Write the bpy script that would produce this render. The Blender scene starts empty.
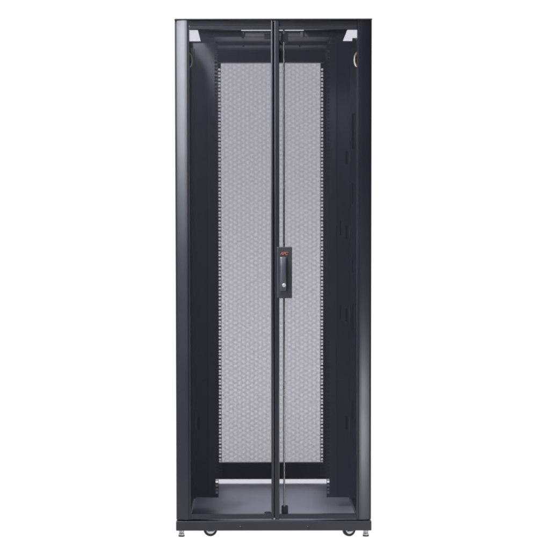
import bpy, bmesh, math, random
from mathutils import Vector, Matrix, Euler

random.seed(7)
scene = bpy.context.scene
COL = scene.collection
R = math.radians

# ------------------------------------------------------------------ materials
def new_mat(name):
    m = bpy.data.materials.new(name)
    m.use_nodes = True
    nt = m.node_tree
    b = nt.nodes.get('Principled BSDF')
    return m, nt, b

def paint(name, col, rough=.35, grain=900, bump=.03, metallic=0., rvar=.08, spec=.5, cvar=.12):
    """powder-coated sheet steel: fine grain, slightly uneven gloss and tone"""
    m, nt, b = new_mat(name)
    N, L = nt.nodes, nt.links
    tc = N.new('ShaderNodeTexCoord')
    n1 = N.new('ShaderNodeTexNoise'); n1.inputs['Scale'].default_value = grain; n1.inputs['Detail'].default_value = 2
    n2 = N.new('ShaderNodeTexNoise'); n2.inputs['Scale'].default_value = 5; n2.inputs['Detail'].default_value = 6
    L.new(tc.outputs['Object'], n1.inputs['Vector']); L.new(tc.outputs['Object'], n2.inputs['Vector'])
    mr = N.new('ShaderNodeMapRange')
    mr.inputs['From Min'].default_value = .3; mr.inputs['From Max'].default_value = .7
    mr.inputs['To Min'].default_value = rough - rvar; mr.inputs['To Max'].default_value = rough + rvar
    L.new(n2.outputs['Fac'], mr.inputs['Value']); L.new(mr.outputs['Result'], b.inputs['Roughness'])
    mx = N.new('ShaderNodeMix'); mx.data_type = 'RGBA'
    mx.inputs['A'].default_value = tuple(c * (1 - cvar) for c in col) + (1,)
    mx.inputs['B'].default_value = tuple(c * (1 + cvar) for c in col) + (1,)
    L.new(n2.outputs['Fac'], mx.inputs['Factor']); L.new(mx.outputs['Result'], b.inputs['Base Color'])
    bp = N.new('ShaderNodeBump'); bp.inputs['Strength'].default_value = bump; bp.inputs['Distance'].default_value = .0005
    L.new(n1.outputs['Fac'], bp.inputs['Height']); L.new(bp.outputs['Normal'], b.inputs['Normal'])
    b.inputs['Metallic'].default_value = metallic
    b.inputs['Specular IOR Level'].default_value = spec
    return m

def perforated(name, col, pitch, radius):
    """black sheet steel punched with round holes on a staggered (hexagonal) lattice"""
    m, nt, b = new_mat(name)
    N, L = nt.nodes, nt.links
    b.inputs['Base Color'].default_value = col + (1,)
    b.inputs['Roughness'].default_value = .5; b.inputs['Specular IOR Level'].default_value = .3
    tc = N.new('ShaderNodeTexCoord'); sp = N.new('ShaderNodeSeparateXYZ')
    L.new(tc.outputs['Object'], sp.inputs[0])
    a = pitch * math.sqrt(3) / 2
    def math_(op, x, y=None, z=None):
        n = N.new('ShaderNodeMath'); n.operation = op
        for i, v in enumerate((x, y, z)):
            if v is None: continue
            if isinstance(v, (int, float)): n.inputs[i].default_value = v
            else: L.new(v, n.inputs[i])
        return n.outputs[0]
    def dist(ox, oz):
        u = math_('WRAP', math_('ADD', sp.outputs['X'], ox), a, -a)
        v = math_('WRAP', math_('ADD', sp.outputs['Z'], oz), pitch / 2, -pitch / 2)
        return math_('ADD', math_('MULTIPLY', u, u), math_('MULTIPLY', v, v))
    d = math_('MINIMUM', dist(0, 0), dist(a, pitch / 2))
    solid = math_('GREATER_THAN', d, radius * radius)
    L.new(solid, b.inputs['Alpha'])
    return m

M = {}
BLACK = (.0115, .013, .0172)
M['satin'] = paint('satin_black_paint', BLACK, .30, bump=.02, rvar=.03)
M['black'] = paint('black_powder_coat', BLACK, .45)
M['inner'] = paint('black_inner_steel', (.017, .0185, .026), .5)
M['rail'] = paint('dark_rail_steel', (.034, .034, .041), .45)
M['filler'] = paint('charcoal_filler_steel', (.021, .023, .031), .5)
M['recess_shade'] = paint('recess_shade_steel', (.006, .0065, .0085), .7, spec=.25)  # near black: shade inside the rack put into the colour
M['bar'] = paint('dark_roof_bar_steel', (.06, .062, .07), .42)
M['pan'] = paint('grey_floor_steel', (.82, .82, .98), .50, metallic=.85, bump=.02)
M['rod'] = paint('plated_rod_steel', (.42, .41, .41), .27, metallic=.9)
M['zinc'] = paint('bright_zinc', (.50, .50, .50), .42, metallic=.75, cvar=.03)
M['latch'] = paint('black_latch_plastic', (.015, .0175, .021), .45)
M['lever'] = paint('dark_grey_lever_plastic', (.036, .039, .045), .40)
M['rubber'] = paint('black_rubber', (.012, .012, .013), .7)
M['hub'] = paint('white_nylon', (.85, .85, .85), .4, cvar=.03)
M['red'] = paint('red_logo_ink', (.22, .06, .045), .55, cvar=.03)
M['perf_near'] = perforated('perforated_black_steel', (.009, .010, .015), .00278, .00278 * .407)
M['perf_far'] = perforated('coarser_perforated_black_steel', (.016, .018, .025), .00390, .00390 * .377)

def wire_mat():
    m, nt, b = new_mat('yellow_green_wire')
    N, L = nt.nodes, nt.links
    tc = N.new('ShaderNodeTexCoord'); w = N.new('ShaderNodeTexWave')
    w.inputs['Scale'].default_value = 60; w.bands_direction = 'Z'
    L.new(tc.outputs['Object'], w.inputs['Vector'])
    cr = N.new('ShaderNodeValToRGB'); cr.color_ramp.interpolation = 'CONSTANT'
    cr.color_ramp.elements[0].color = (.80, .74, .54, 1)
    cr.color_ramp.elements[1].position = .72; cr.color_ramp.elements[1].color = (.36, .42, .26, 1)
    L.new(w.outputs['Fac'], cr.inputs['Fac']); L.new(cr.outputs['Color'], b.inputs['Base Color'])
    b.inputs['Roughness'].default_value = .4
    return m
M['wire'] = wire_mat()

def acrylic():
    """white translucent sheet; unseen lamps added under and behind it make it glow"""
    m, nt, b = new_mat('white_translucent_acrylic')
    N, L = nt.nodes, nt.links
    N.remove(b)
    out = N['Material Output']
    t = N.new('ShaderNodeBsdfTranslucent'); t.inputs['Color'].default_value = (.93, .93, .93, 1)
    L.new(t.outputs[0], out.inputs['Surface'])
    return m
M['acrylic'] = acrylic()

# ------------------------------------------------------------------ mesh helpers
def box(bm, x0, x1, y0, y1, z0, z1, bev=0., seg=2):
    r = bmesh.ops.create_cube(bm, size=1.)
    vs = r['verts']
    for v in vs:
        v.co = Vector(((x0 + x1) / 2 + v.co.x * (x1 - x0), (y0 + y1) / 2 + v.co.y * (y1 - y0), (z0 + z1) / 2 + v.co.z * (z1 - z0)))
    if bev:
        es = list({e for v in vs for e in v.link_edges})
        bmesh.ops.bevel(bm, geom=es, offset=bev, segments=seg, profile=.5, affect='EDGES')
    return bm

def prism(bm, pts, z0, z1):
    """polygon in plan (x, y), counter-clockwise, extruded up"""
    lo = [bm.verts.new((x, y, z0)) for x, y in pts]; hi = [bm.verts.new((x, y, z1)) for x, y in pts]
    n = len(pts)
    bm.faces.new(lo[::-1]); bm.faces.new(hi)
    for i in range(n):
        bm.faces.new((lo[i], lo[(i + 1) % n], hi[(i + 1) % n], hi[i]))
    return bm

def lathe(bm, prof, mat=Matrix.Identity(4), seg=32):
    """(radius, height) profile turned round the local z axis"""
    rings = []
    for r, h in prof:
        if r < 1e-6: rings.append([bm.verts.new(mat @ Vector((0, 0, h)))])
        else: rings.append([bm.verts.new(mat @ Vector((r * math.cos(2 * math.pi * k / seg), r * math.sin(2 * math.pi * k / seg), h))) for k in range(seg)])
    for A, B in zip(rings, rings[1:]):
        for k in range(seg):
            k2 = (k + 1) % seg
            if len(A) == 1 and len(B) == 1: continue
            if len(A) == 1: bm.faces.new((A[0], B[k2], B[k]))
            elif len(B) == 1: bm.faces.new((A[k], A[k2], B[0]))
            else: bm.faces.new((A[k], A[k2], B[k2], B[k]))
    return bm

def tube(bm, pts, r, seg=10):
    pts = [Vector(p) for p in pts]
    rings = []; up = Vector((0, 1, 0))
    for i, p in enumerate(pts):
        t = (pts[min(i + 1, len(pts) - 1)] - pts[max(i - 1, 0)]).normalized()
        s = t.cross(up)
        s = s.normalized() if s.length > 1e-4 else Vector((1, 0, 0))
        w = s.cross(t).normalized()
        rings.append([bm.verts.new(p + r * (math.cos(2 * math.pi * k / seg) * s + math.sin(2 * math.pi * k / seg) * w)) for k in range(seg)])
    for A, B in zip(rings, rings[1:]):
        for k in range(seg):
            bm.faces.new((A[k], A[(k + 1) % seg], B[(k + 1) % seg], B[k]))
    bm.faces.new(rings[0][::-1]); bm.faces.new(rings[-1])
    return bm

def smooth_curve(pts, n=8):
    P = [Vector(p) for p in pts]; out = []
    for i in range(len(P) - 1):
        a, b, c, d = P[max(i - 1, 0)], P[i], P[i + 1], P[min(i + 2, len(P) - 1)]
        for k in range(n):
            t = k / n
            out.append(.5 * ((2 * b) + (c - a) * t + (2 * a - 5 * b + 4 * c - d) * t * t + (3 * b - a - 3 * c + d) * t ** 3))
    return out + [P[-1]]

def holed_plate(bm, u0, u1, v0, v1, holes, th, place):
    """solid sheet with rectangular holes; place(u, v, w) -> point, w in 0..th"""
    us = sorted({u0, u1, *[h[0] for h in holes], *[h[1] for h in holes]})
    vs = sorted({v0, v1, *[h[2] for h in holes], *[h[3] for h in holes]})
    us = [u for u in us if u0 <= u <= u1]; vs = [v for v in vs if v0 <= v <= v1]
    def solid(i, j):
        if i < 0 or j < 0 or i >= len(us) - 1 or j >= len(vs) - 1: return False
        cu, cv = (us[i] + us[i + 1]) / 2, (vs[j] + vs[j + 1]) / 2
        return not any(h[0] < cu < h[1] and h[2] < cv < h[3] for h in holes)
    cache = {}
    def V(i, j, s):
        if (i, j, s) not in cache: cache[(i, j, s)] = bm.verts.new(place(us[i], vs[j], th * s))
        return cache[(i, j, s)]
    for i in range(len(us) - 1):
        for j in range(len(vs) - 1):
            if not solid(i, j): continue
            bm.faces.new((V(i, j, 0), V(i + 1, j, 0), V(i + 1, j + 1, 0), V(i, j + 1, 0)))
            bm.faces.new((V(i, j + 1, 1), V(i + 1, j + 1, 1), V(i + 1, j, 1), V(i, j, 1)))
            for di, dj, a, b in ((-1, 0, (i, j + 1), (i, j)), (1, 0, (i + 1, j), (i + 1, j + 1)), (0, -1, (i, j), (i + 1, j)), (0, 1, (i + 1, j + 1), (i, j + 1))):
                if not solid(i + di, j + dj):
                    bm.faces.new((V(*b, 0), V(*a, 0), V(*a, 1), V(*b, 1)))
    return bm

def obj(name, bm, m, parent=None, smooth=None, label=None):
    bmesh.ops.recalc_face_normals(bm, faces=bm.faces[:])
    me = bpy.data.meshes.new(name); bm.to_mesh(me); bm.free()
    me.materials.append(m)
    if smooth is not None:
        for p in me.polygons: p.use_smooth = True
        me.set_sharp_from_angle(angle=R(smooth))
    o = bpy.data.objects.new(name, me); COL.objects.link(o)
    if parent: o.parent = parent
    if label: o['label'] = label
    return o

def B(): return bmesh.new()

# ------------------------------------------------------------------ dimensions (metres); front face of the rack at y = 0
HW, DEP, TOP = .375, 1.2, 1.989
BASE0, BASE1 = .0355, .0725
POST_Z0 = .0778
ROOF0 = 1.984

rack = bpy.data.objects.new('server_rack', None); COL.objects.link(rack)
rack['label'] = 'tall black server rack on casters with closed perforated double doors'
rack['category'] = 'server rack'

# corner posts: gently rounded front, outer edge set back a little
def post_plan(side, front):
    pts = []
    n = 8
    for k in range(n + 1):                       # from the inner edge to the outer edge
        f = k / n
        pts.append((HW - .0475 + .0435 * f, .0010 + .0100 * f ** 1.35))
    pts += [(HW - .0018, .0128), (HW - .0004, .0155), (HW, .019), (HW, .055), (HW - .0475, .055)]
    pts = [(side * x, y if front else DEP - y) for x, y in pts]
    return pts
for front in (True, False):
    for s in (-1, 1):
        obj('corner_post', prism(B(), post_plan(s, front), POST_Z0, ROOF0 - .001), M['satin'], rack, smooth=25)

# base frame: a ring of channel on which everything stands
bm = B()
box(bm, -HW - .0005, HW + .0005, -.001, .045, BASE0, BASE1, .0025)
box(bm, -HW - .0005, HW + .0005, DEP - .045, DEP + .001, BASE0, BASE1 - .025, .0025)
for s in (-1, 1):
    x0, x1 = sorted((s * (HW - .045), s * HW))
    box(bm, x0, x1, .0455, DEP - .0455, BASE0 + .001, BASE1 - .001, .002)
for s in (-1, 1):                                # feet of the posts, set back: the dark line above the base
    for y0, y1 in ((.02, .05), (DEP - .05, DEP - .02)):
        x0, x1 = sorted((s * (HW - .040), s * (HW - .008)))
        box(bm, x0, x1, y0, y1, BASE1 - .003, POST_Z0 + .004)
for x in (-.128, .132):                          # two shallow screw heads on the front channel
    lathe(bm, [(0, .0012), (.0035, .0012), (.0045, 0)], Matrix.Translation((x, -.001, .0490)) @ Matrix.Rotation(R(90), 4, 'X'), 16)
obj('base_frame', bm, M['black'], rack)

# floor pan
bm = B()
box(bm, -HW + .0465, HW - .0465, .047, DEP - .038, .052, .0555, .001)
obj('floor_pan', bm, M['pan'], rack)

# roof with two side cable openings and a narrow slot
holes = [(-.352, -.296, .254, .615), (.296, .352, .254, .615), (-.124, .124, .268, .304)]
bm = holed_plate(B(), -HW + .002, HW - .002, .006, DEP - .006, holes, .0012, lambda u, v, w: Vector((u, v, ROOF0 + w)))
obj('roof_panel', bm, M['black'], rack)
bm = B()
box(bm, -HW, HW, -.0012, .0055, ROOF0 + .0003, TOP, .0012)
box(bm, -HW, HW, DEP - .0055, DEP + .0012, ROOF0 + .0003, TOP, .0012)
for s in (-1, 1):
    a, b = sorted((s * (HW - .0018), s * HW)); box(bm, a, b, .0057, DEP - .0057, ROOF0 + .0003, TOP - .0002)
obj('roof_edge_trim', bm, M['satin'], rack)
for y, h, dp, tab in ((.309, .022, .012, 1), (.647, .0127, .010, 1), (.950, .047, .04, 0)):
    bm = B()
    box(bm, -.2340, .2340, y, y + dp, ROOF0 - h, ROOF0 - .0008, .0015)
    if tab:
        for x in (-.118, .118):
            box(bm, x - .005, x + .005, y - .004, y + .02, ROOF0 - h - .006, ROOF0 - .004, .0015)
    obj('roof_crossbar', bm, M['inner'], rack)
for s in (-1, 1):
    bm = B(); a, b = sorted((s * .2345, s * .2540))
    box(bm, a, b, .309, 1.09, ROOF0 - .026, ROOF0 - .0008, .0015)
    obj('roof_side_rail', bm, M['inner'], rack)

# side panels
for s in (-1, 1):
    bm = B()
    x0, x1 = sorted((s * (HW - .010), s * (HW - .002)))
    box(bm, x0, x1, .056, DEP - .056, BASE1 + .002, ROOF0 - .002, .001)
    obj('side_panel', bm, M['inner'], rack)

# mounting rails with square holes (three per rack unit)
U = .04445
def rail(s, y, z0, z1):
    hs = []
    z = z0 + .016
    k = 0
    steps = (.0127, .015875, .015875)
    while z + .0095 < z1 - .012:
        hs.append((.2244, .2345, z, z + .0095)); z += steps[k % 3]; k += 1
    bm = holed_plate(B(), .2225, .2622, z0, z1, hs, .0025, lambda u, v, w: Vector((s * u, y + w, v)))
    x0, x1 = sorted((s * .2560, s * .2585))
    box(bm, x0, x1, y + .003, y + .055, z0, z1)
    return obj('mounting_rail', bm, M['rail'], rack)
for s in (-1, 1):
    rail(s, .46, .0955, 1.955)
    rail(s, 1.10, .0955, 1.955)

# filler panels beside the front rails
def filler(s, y, cuts):
    bm = holed_plate(B(), .2588, .3220 if cuts else .3635, .0955, 1.957, cuts, .002, lambda u, v, w: Vector((s * u, y + w, v)))
    x0, x1 = sorted((s * .3200, s * .3220))
    if cuts: box(bm, x0, x1, y + .0025, y + .058, .0955, 1.957)
    if cuts:
        for z in (.58, 1.485):
            lathe(bm, [(0, .002), (.003, .002), (.0045, 0)], Matrix.Translation((s * .285, y, z)) @ Matrix.Rotation(R(90), 4, 'X'), 14)
    return obj('filler_panel', bm, M['filler'] if cuts else M['recess_shade'], rack)  # rear panel coloured darker so openings in front look shaded
cuts = []
for z in (1.49, 1.185, .845, .40):
    cuts += [(.300, .310, z - .025, z + .03)]
for z in (1.205, .86):
    cuts += [(.276, .2835, z - .03, z + .03)]
for z in (1.19,):
    cuts += [(.2615, .2655, z - .02, z + .02)]
for s in (-1, 1):
    filler(s, .4632, cuts if s > 0 else cuts[3:4]); filler(s, 1.1032, [])

# vertical cable channels near the side walls, with long slots
for s in (-1, 1):
    hs = [(.323, .3355, a, b) for a, b in ((.42, .50), (.785, .897), (1.025, 1.085), (1.30, 1.385), (1.523, 1.665))] if s > 0 else []
    bm = holed_plate(B(), .3145, .3465, .10, 1.93, hs, .002, lambda u, v, w: Vector((s * u, .400 + w, v)))
    x0, x1 = sorted((s * .3145, s * .3165))
    box(bm, x0, x1, .4025, .440, .10, 1.93)
    for z in (.22, 1.0, 1.75):                   # stays to the side wall
        a, b = sorted((s * .3460, s * (HW - .011)))
        box(bm, a, b, .4025, .425, z, z + .02)
    for z in (.60, 1.20, 1.45):                   # screw heads
        lathe(bm, [(0, .0022), (.0035, .0022), (.0048, 0)], Matrix.Translation((s * .3405, .400, z)) @ Matrix.Rotation(R(90), 4, 'X'), 14)
    obj('cable_channel', bm, M['inner'], rack)

# front double doors
DZ0, DZ1 = .0785, 1.9832
RAIL_B, RAIL_T = .099, 1.949
def leaf(s):
    """s = -1 left leaf, +1 right leaf; the leaves meet at x = .002"""
    xo = s * .3268
    if s < 0: xi, xs = .0003, -.0090          # meeting edge, inner side of its stile
    else: xi, xs = .0038, .0228
    xh = s * .3190
    bm = B()
    a, b = sorted((xi, xs)); box(bm, a, b, .0005, .026, DZ0, DZ1, .0028, 3)          # meeting stile
    a, b = sorted((xo, xh)); box(bm, a, b, .004, .026, DZ0, DZ1)              # hinge stile
    a, b = sorted((xs + .0002 * s, xh - .0002 * s))
    box(bm, a, b, .003, .025, DZ0 + .001, RAIL_B, .002)                               # bottom rail
    box(bm, a, b, .0052, .025, RAIL_T + .013, DZ1 - .001, .002)                       # top rail, upper step
    box(bm, a, b, .003, .0235, RAIL_T, RAIL_T + .0125, .0015)                          # top rail, lower step
    if s > 0: box(bm, -.0078, .0200, .0265, .0295, DZ0 + .002, DZ1 - .002, .001)      # strip that closes the gap between the leaves
    d = obj('split_door', bm, M['satin'], rack)
    bm = B()
    vs = [bm.verts.new(p) for p in ((a, .0085, RAIL_B - .004), (b, .0085, RAIL_B - .004), (b, .0085, RAIL_T + .004), (a, .0085, RAIL_T + .004))]
    bm.faces.new(vs)
    obj('perforated_panel', bm, M['perf_near'], d)
    # locking rod with its guides, behind the sheet
    if s > 0:
        bm = B(); lathe(bm, [(0, .085), (.0036, .085), (.0036, 1.955), (0, 1.955)], Matrix.Translation((.0405, .030, 0)), 16)
        obj('lock_rod', bm, M['rod'], d, smooth=40)
        for z0, z1 in ((.0870, .128), (1.902, 1.938)):
            bm = B(); box(bm, .030, .056, .026, .044, z0, z1, .004); obj('rod_guide', bm, M['black'], d)
    else:
        for z0, z1 in ((.086, .104), (1.915, 1.936)):
            bm = B(); box(bm, -.036, -.0095, .026, .040, z0, z1, .004); obj('rod_guide', bm, M['black'], d)
    # hinges
    for z in (.25, 1.03, 1.80):
        bm = B(); lathe(bm, [(0, z - .03), (.004, z - .03), (.004, z + .03), (0, z + .03)], Matrix.Translation((s * .3225, .0305, 0)), 14)
        obj('hinge', bm, M['black'], d, smooth=40)
    return d
leaf(-1); leaf(1)

# latch handle on the right leaf
LX0, LX1, LZ0, LZ1 = .0125, .0705, .9290, 1.1250
bm = B()
box(bm, LX0, LX1, -.008, .0002, LZ0, LZ1, .003, 3)
box(bm, LX0 + .0105, LX1 - .018, -.0095, -.0075, LZ0 + .018, LZ1 - .034, .0006)
latch = obj('latch_handle', bm, M['latch'], rack)
bm = B()
pts = [(1.0860, .0120, -.016), (1.080, .0128, -.020), (1.05, .0120, -.024), (1.00, .0122, -.024), (.972, .0126, -.022), (.957, .0110, -.016)]
rings = []
cx = .0370
for z, w, y in pts:                             # tapered, rounded swing lever
    h = w
    ring = []
    for k in range(20):
        a = 2 * math.pi * k / 20
        ca, sa = math.cos(a), math.sin(a)
        ring.append(bm.verts.new((cx + h * math.copysign(abs(ca) ** .6, ca), (y - .0076) / 2 + (abs(y) - .0076) / 2 * math.copysign(abs(sa) ** .6, sa), z)))
    rings.append(ring)
for A, C in zip(rings, rings[1:]):
    for k in range(20): bm.faces.new((A[k], A[(k + 1) % 20], C[(k + 1) % 20], C[k]))
bm.faces.new(rings[0]); bm.faces.new(rings[-1][::-1])
obj('lever', bm, M['lever'], latch, smooth=35)
bm = B()
lathe(bm, [(.0076, 0), (.0076, .004), (.0066, .0062), (.0030, .0066), (.0026, .0058), (0, .0058)], Matrix.Translation((.0400, -.0228, .9790)) @ Matrix.Rotation(R(90), 4, 'X'), 28)
obj('lock_cylinder', bm, M['zinc'], latch, smooth=30)
cu = bpy.data.curves.new('logo_lettering', 'FONT'); cu.body = 'APC'; cu.size = .0155; cu.extrude = .0006; cu.offset = .0006
cu.shear = .25; cu.align_x = 'CENTER'; cu.space_character = .95
tmp = bpy.data.objects.new('logo_lettering', cu); COL.objects.link(tmp)
bpy.context.view_layer.update()
me = bpy.data.meshes.new_from_object(tmp.evaluated_get(bpy.context.evaluated_depsgraph_get()))
bpy.data.objects.remove(tmp); bpy.data.curves.remove(cu)
me.transform(Matrix.Translation((.0395, -.0090, 1.0945)) @ Matrix.Rotation(R(90), 4, 'X'))
me.materials.clear(); me.materials.append(M['red'])
lo = bpy.data.objects.new('logo_lettering', me); COL.objects.link(lo); lo.parent = latch

# far door: one perforated leaf
bm = B()
yb0, yb1 = DEP - .028, DEP - .003
for s in (-1, 1):
    a, b = sorted((s * .3265, s * .290)); box(bm, a, b, yb0, yb1, .0725, 1.982, .002)
box(bm, -.2898, .2898, yb0, yb1, .0725, .1385, .004)
box(bm, -.2898, .2898, yb0 - .004, yb1 - .002, .139, .1495, .002)
box(bm, -.2898, .2898, yb0, yb1, 1.962, 1.982, .002)
bd = obj('single_door', bm, M['black'], rack)
bm = B()
vs = [bm.verts.new(p) for p in ((-.2895, DEP - .012, .146), (.2895, DEP - .012, .146), (.2895, DEP - .012, 1.966), (-.2895, DEP - .012, 1.966))]
bm.faces.new(vs)
obj('perforated_panel', bm, M['perf_far'], bd)

# ground wires between the frame and the doors
for s in (-1, 1):
    bm = B()
    P = [(s * .350, .062, 1.890), (s * .332, .058, 1.878), (s * .3150, .048, 1.858), (s * .3105, .040, 1.836), (s * .3135, .036, 1.818), (s * .3200, .036, 1.812), (s * .3235, .040, 1.822)]
    tube(bm, smooth_curve(P), .0030)
    obj('ground_wire', bm, M['wire'], rack, smooth=60)

# small bracket that carries the right-hand ground wire under the roof
bm = B()
box(bm, .3175, .3440, .300, .318, 1.9370, 1.9560, .002)
box(bm, .3440, .3650, .300, .3025, 1.9400, 1.9520, .0005)
lathe(bm, [(0, .0035), (.0045, .0035), (.0055, 0)], Matrix.Translation((.3370, .300, 1.9460)) @ Matrix.Rotation(R(90), 4, 'X'), 16)
obj('wire_bracket', bm, M['rail'], rack)

# casters and levelling feet
def caster(x, y, rz):
    m = Matrix.Translation((x, y, 0)) @ Matrix.Rotation(rz, 4, 'Z')
    bm = B()
    box(bm, -.020, .020, -.020, .020, .0335, .0352)
    lathe(bm, [(0, .0333), (.014, .0333), (.014, .0300), (0, .0300)], seg=24)
    for sy in (-1, 1):                          # fork cheeks
        a, b = sorted((sy * .0105, sy * .0125))
        box(bm, -.005, .020, a, b, .020, .0332, .001)
    bmesh.ops.transform(bm, matrix=m, verts=bm.verts)
    c = obj('caster', bm, M['black'], rack)
    ax = m @ Matrix.Translation((.007, 0, .0265)) @ Matrix.Rotation(R(90), 4, 'X')
    bm = B()
    lathe(bm, [(.0175, -.0085), (.0235, -.0088), (.0262, -.006), (.0265, 0), (.0262, .006), (.0235, .0088), (.0175, .0085), (.0175, -.0085)], ax, 40)
    obj('wheel', bm, M['rubber'], c, smooth=35)
    bm = B()
    lathe(bm, [(0, -.0078), (.005, -.0092), (.0065, -.0065), (.0172, -.0065), (.0174, .0065), (.0065, .0065), (.005, .0092), (0, .0078)], ax, 32)
    obj('wheel_hub', bm, M['hub'], c, smooth=35)
caster(-.253, .085, R(12)); caster(.300, .085, R(205))
caster(-.270, DEP - .09, R(150)); caster(.270, DEP - .09, R(-30))
for x in (-1, 1):
    for y in (.035, DEP - .035):
        bm = B()
        mt = Matrix.Translation((x * .3560, y, .008))
        lathe(bm, [(0, .0052), (.0110, .0052), (.0110, .0115), (.0075, .0145), (0, .0145)], mt, 24)
        f = obj('leveling_foot', bm, M['zinc'], rack, smooth=30)
        bm = B()
        lathe(bm, [(0, .0148), (.0098, .0148), (.0098, .024), (.0055, .0245), (.0055, .0285), (0, .0285)], mt, 24)
        sm = B(); lathe(sm, [(0, 0), (.0115, 0), (.0122, .0015), (.0122, .005), (0, .005)], mt, 24)
        obj('rubber_sole', sm, M['rubber'], f, smooth=30)
        obj('threaded_stem', bm, M['rod'], f, smooth=30)

# ------------------------------------------------------------------ the setting: a white sweep, its glow added by unseen lamps
def sweep_bm():
    bm = B()
    prof = [(-2.2, 0), (-1, 0), (0, 0), (2.4, 0)]
    rr = 1.6
    for k in range(1, 17):
        a = R(90) * k / 16
        prof.append((2.4 + rr * math.sin(a), rr - rr * math.cos(a)))
    prof += [(4.0, 3.5), (4.0, 6.5)]
    rows = [[bm.verts.new((x, y, z)) for x in (-7, 7)] for y, z in prof]
    for a, b in zip(rows, rows[1:]):
        bm.faces.new((a[0], a[1], b[1], b[0]))
    return bm
sw = obj('floor', sweep_bm(), M['acrylic'], smooth=60)
sw['kind'] = 'structure'
sw['label'] = 'seamless white studio floor with added glow, rising into the backdrop behind the rack'

def area(name, loc, target, sx, sy, L, col=(1, 1, 1), spread=180):
    ld = bpy.data.lights.new(name, 'AREA'); ld.shape = 'RECTANGLE'; ld.size = sx; ld.size_y = sy
    ld.energy = L * math.pi * sx * sy; ld.color = col; ld.spread = R(spread)
    o = bpy.data.objects.new(name, ld); COL.objects.link(o)
    o.location = loc
    d = (Vector(target) - Vector(loc)).normalized()
    o.rotation_euler = d.to_track_quat('-Z', 'Y').to_euler()
    return o
LB = 1.0
WT = (.985, .97, 1.05)
area('floor_backlight', (0, -.5, -.8), (0, -.5, 0), 22, 16, LB, WT)  # both backlights added, unseen: keep floor and backdrop white without shadows
area('backdrop_backlight', (0, 5.0, 3.0), (0, 0, 3.0), 22, 12, LB, WT)
# softboxes: high on the left, low on the right, overhead left, broad fill from the camera side
area('left_softbox', (-1.75, -2.6, 2.50), (-.36, 0, 1.7), .9, 1.75, 22, (.92, .95, 1))
area('right_softbox', (1.40, -2.0, .22), (.36, 0, .30), .55, .40, 20, (.93, .95, 1))
area('top_softbox', (-1.12, -.38, 3.27), (-.28, .46, 1.87), .6, .6, 260, (.95, .96, 1))
area('front_fill', (-3.4, -6.5, 2.2), (0, 0, 1.0), 2.0, 2.0, 1.2, (.93, .95, 1))

w = bpy.data.worlds.new('World'); scene.world = w; w.use_nodes = True
w.node_tree.nodes['Background'].inputs['Color'].default_value = (.9, .95, 1, 1)
w.node_tree.nodes['Background'].inputs['Strength'].default_value = .06

# ------------------------------------------------------------------ camera
D, F, PITCH = 6.2, 1624., R(2.5)
VPX, VPY = 256., 256.6
cd = bpy.data.cameras.new('camera'); cam = bpy.data.objects.new('camera', cd); COL.objects.link(cam)
cam.location = (-17.5 / 262, -D, 285 / 262)
cam.rotation_euler = (R(90) - PITCH, R(.08), 0)
cd.sensor_width = 36; cd.lens = F / 550 * 36
cd.shift_x = (275 - VPX) / 550
cd.shift_y = (VPY + F * math.tan(PITCH) - 275) / 550
cd.dof.use_dof = True; cd.dof.focus_distance = 6.5; cd.dof.aperture_fstop = 8.2
cd.clip_start = .05; cd.clip_end = 100
scene.camera = cam

scene.render.engine = 'CYCLES'
scene.cycles.transparent_max_bounces = 24
scene.cycles.max_bounces = 10
scene.cycles.filter_width = 2.2
scene.cycles.sample_clamp_indirect = 6
scene.view_settings.view_transform = 'Standard'
scene.view_settings.look = 'None'
scene.view_settings.exposure = 0
scene.view_settings.gamma = 1
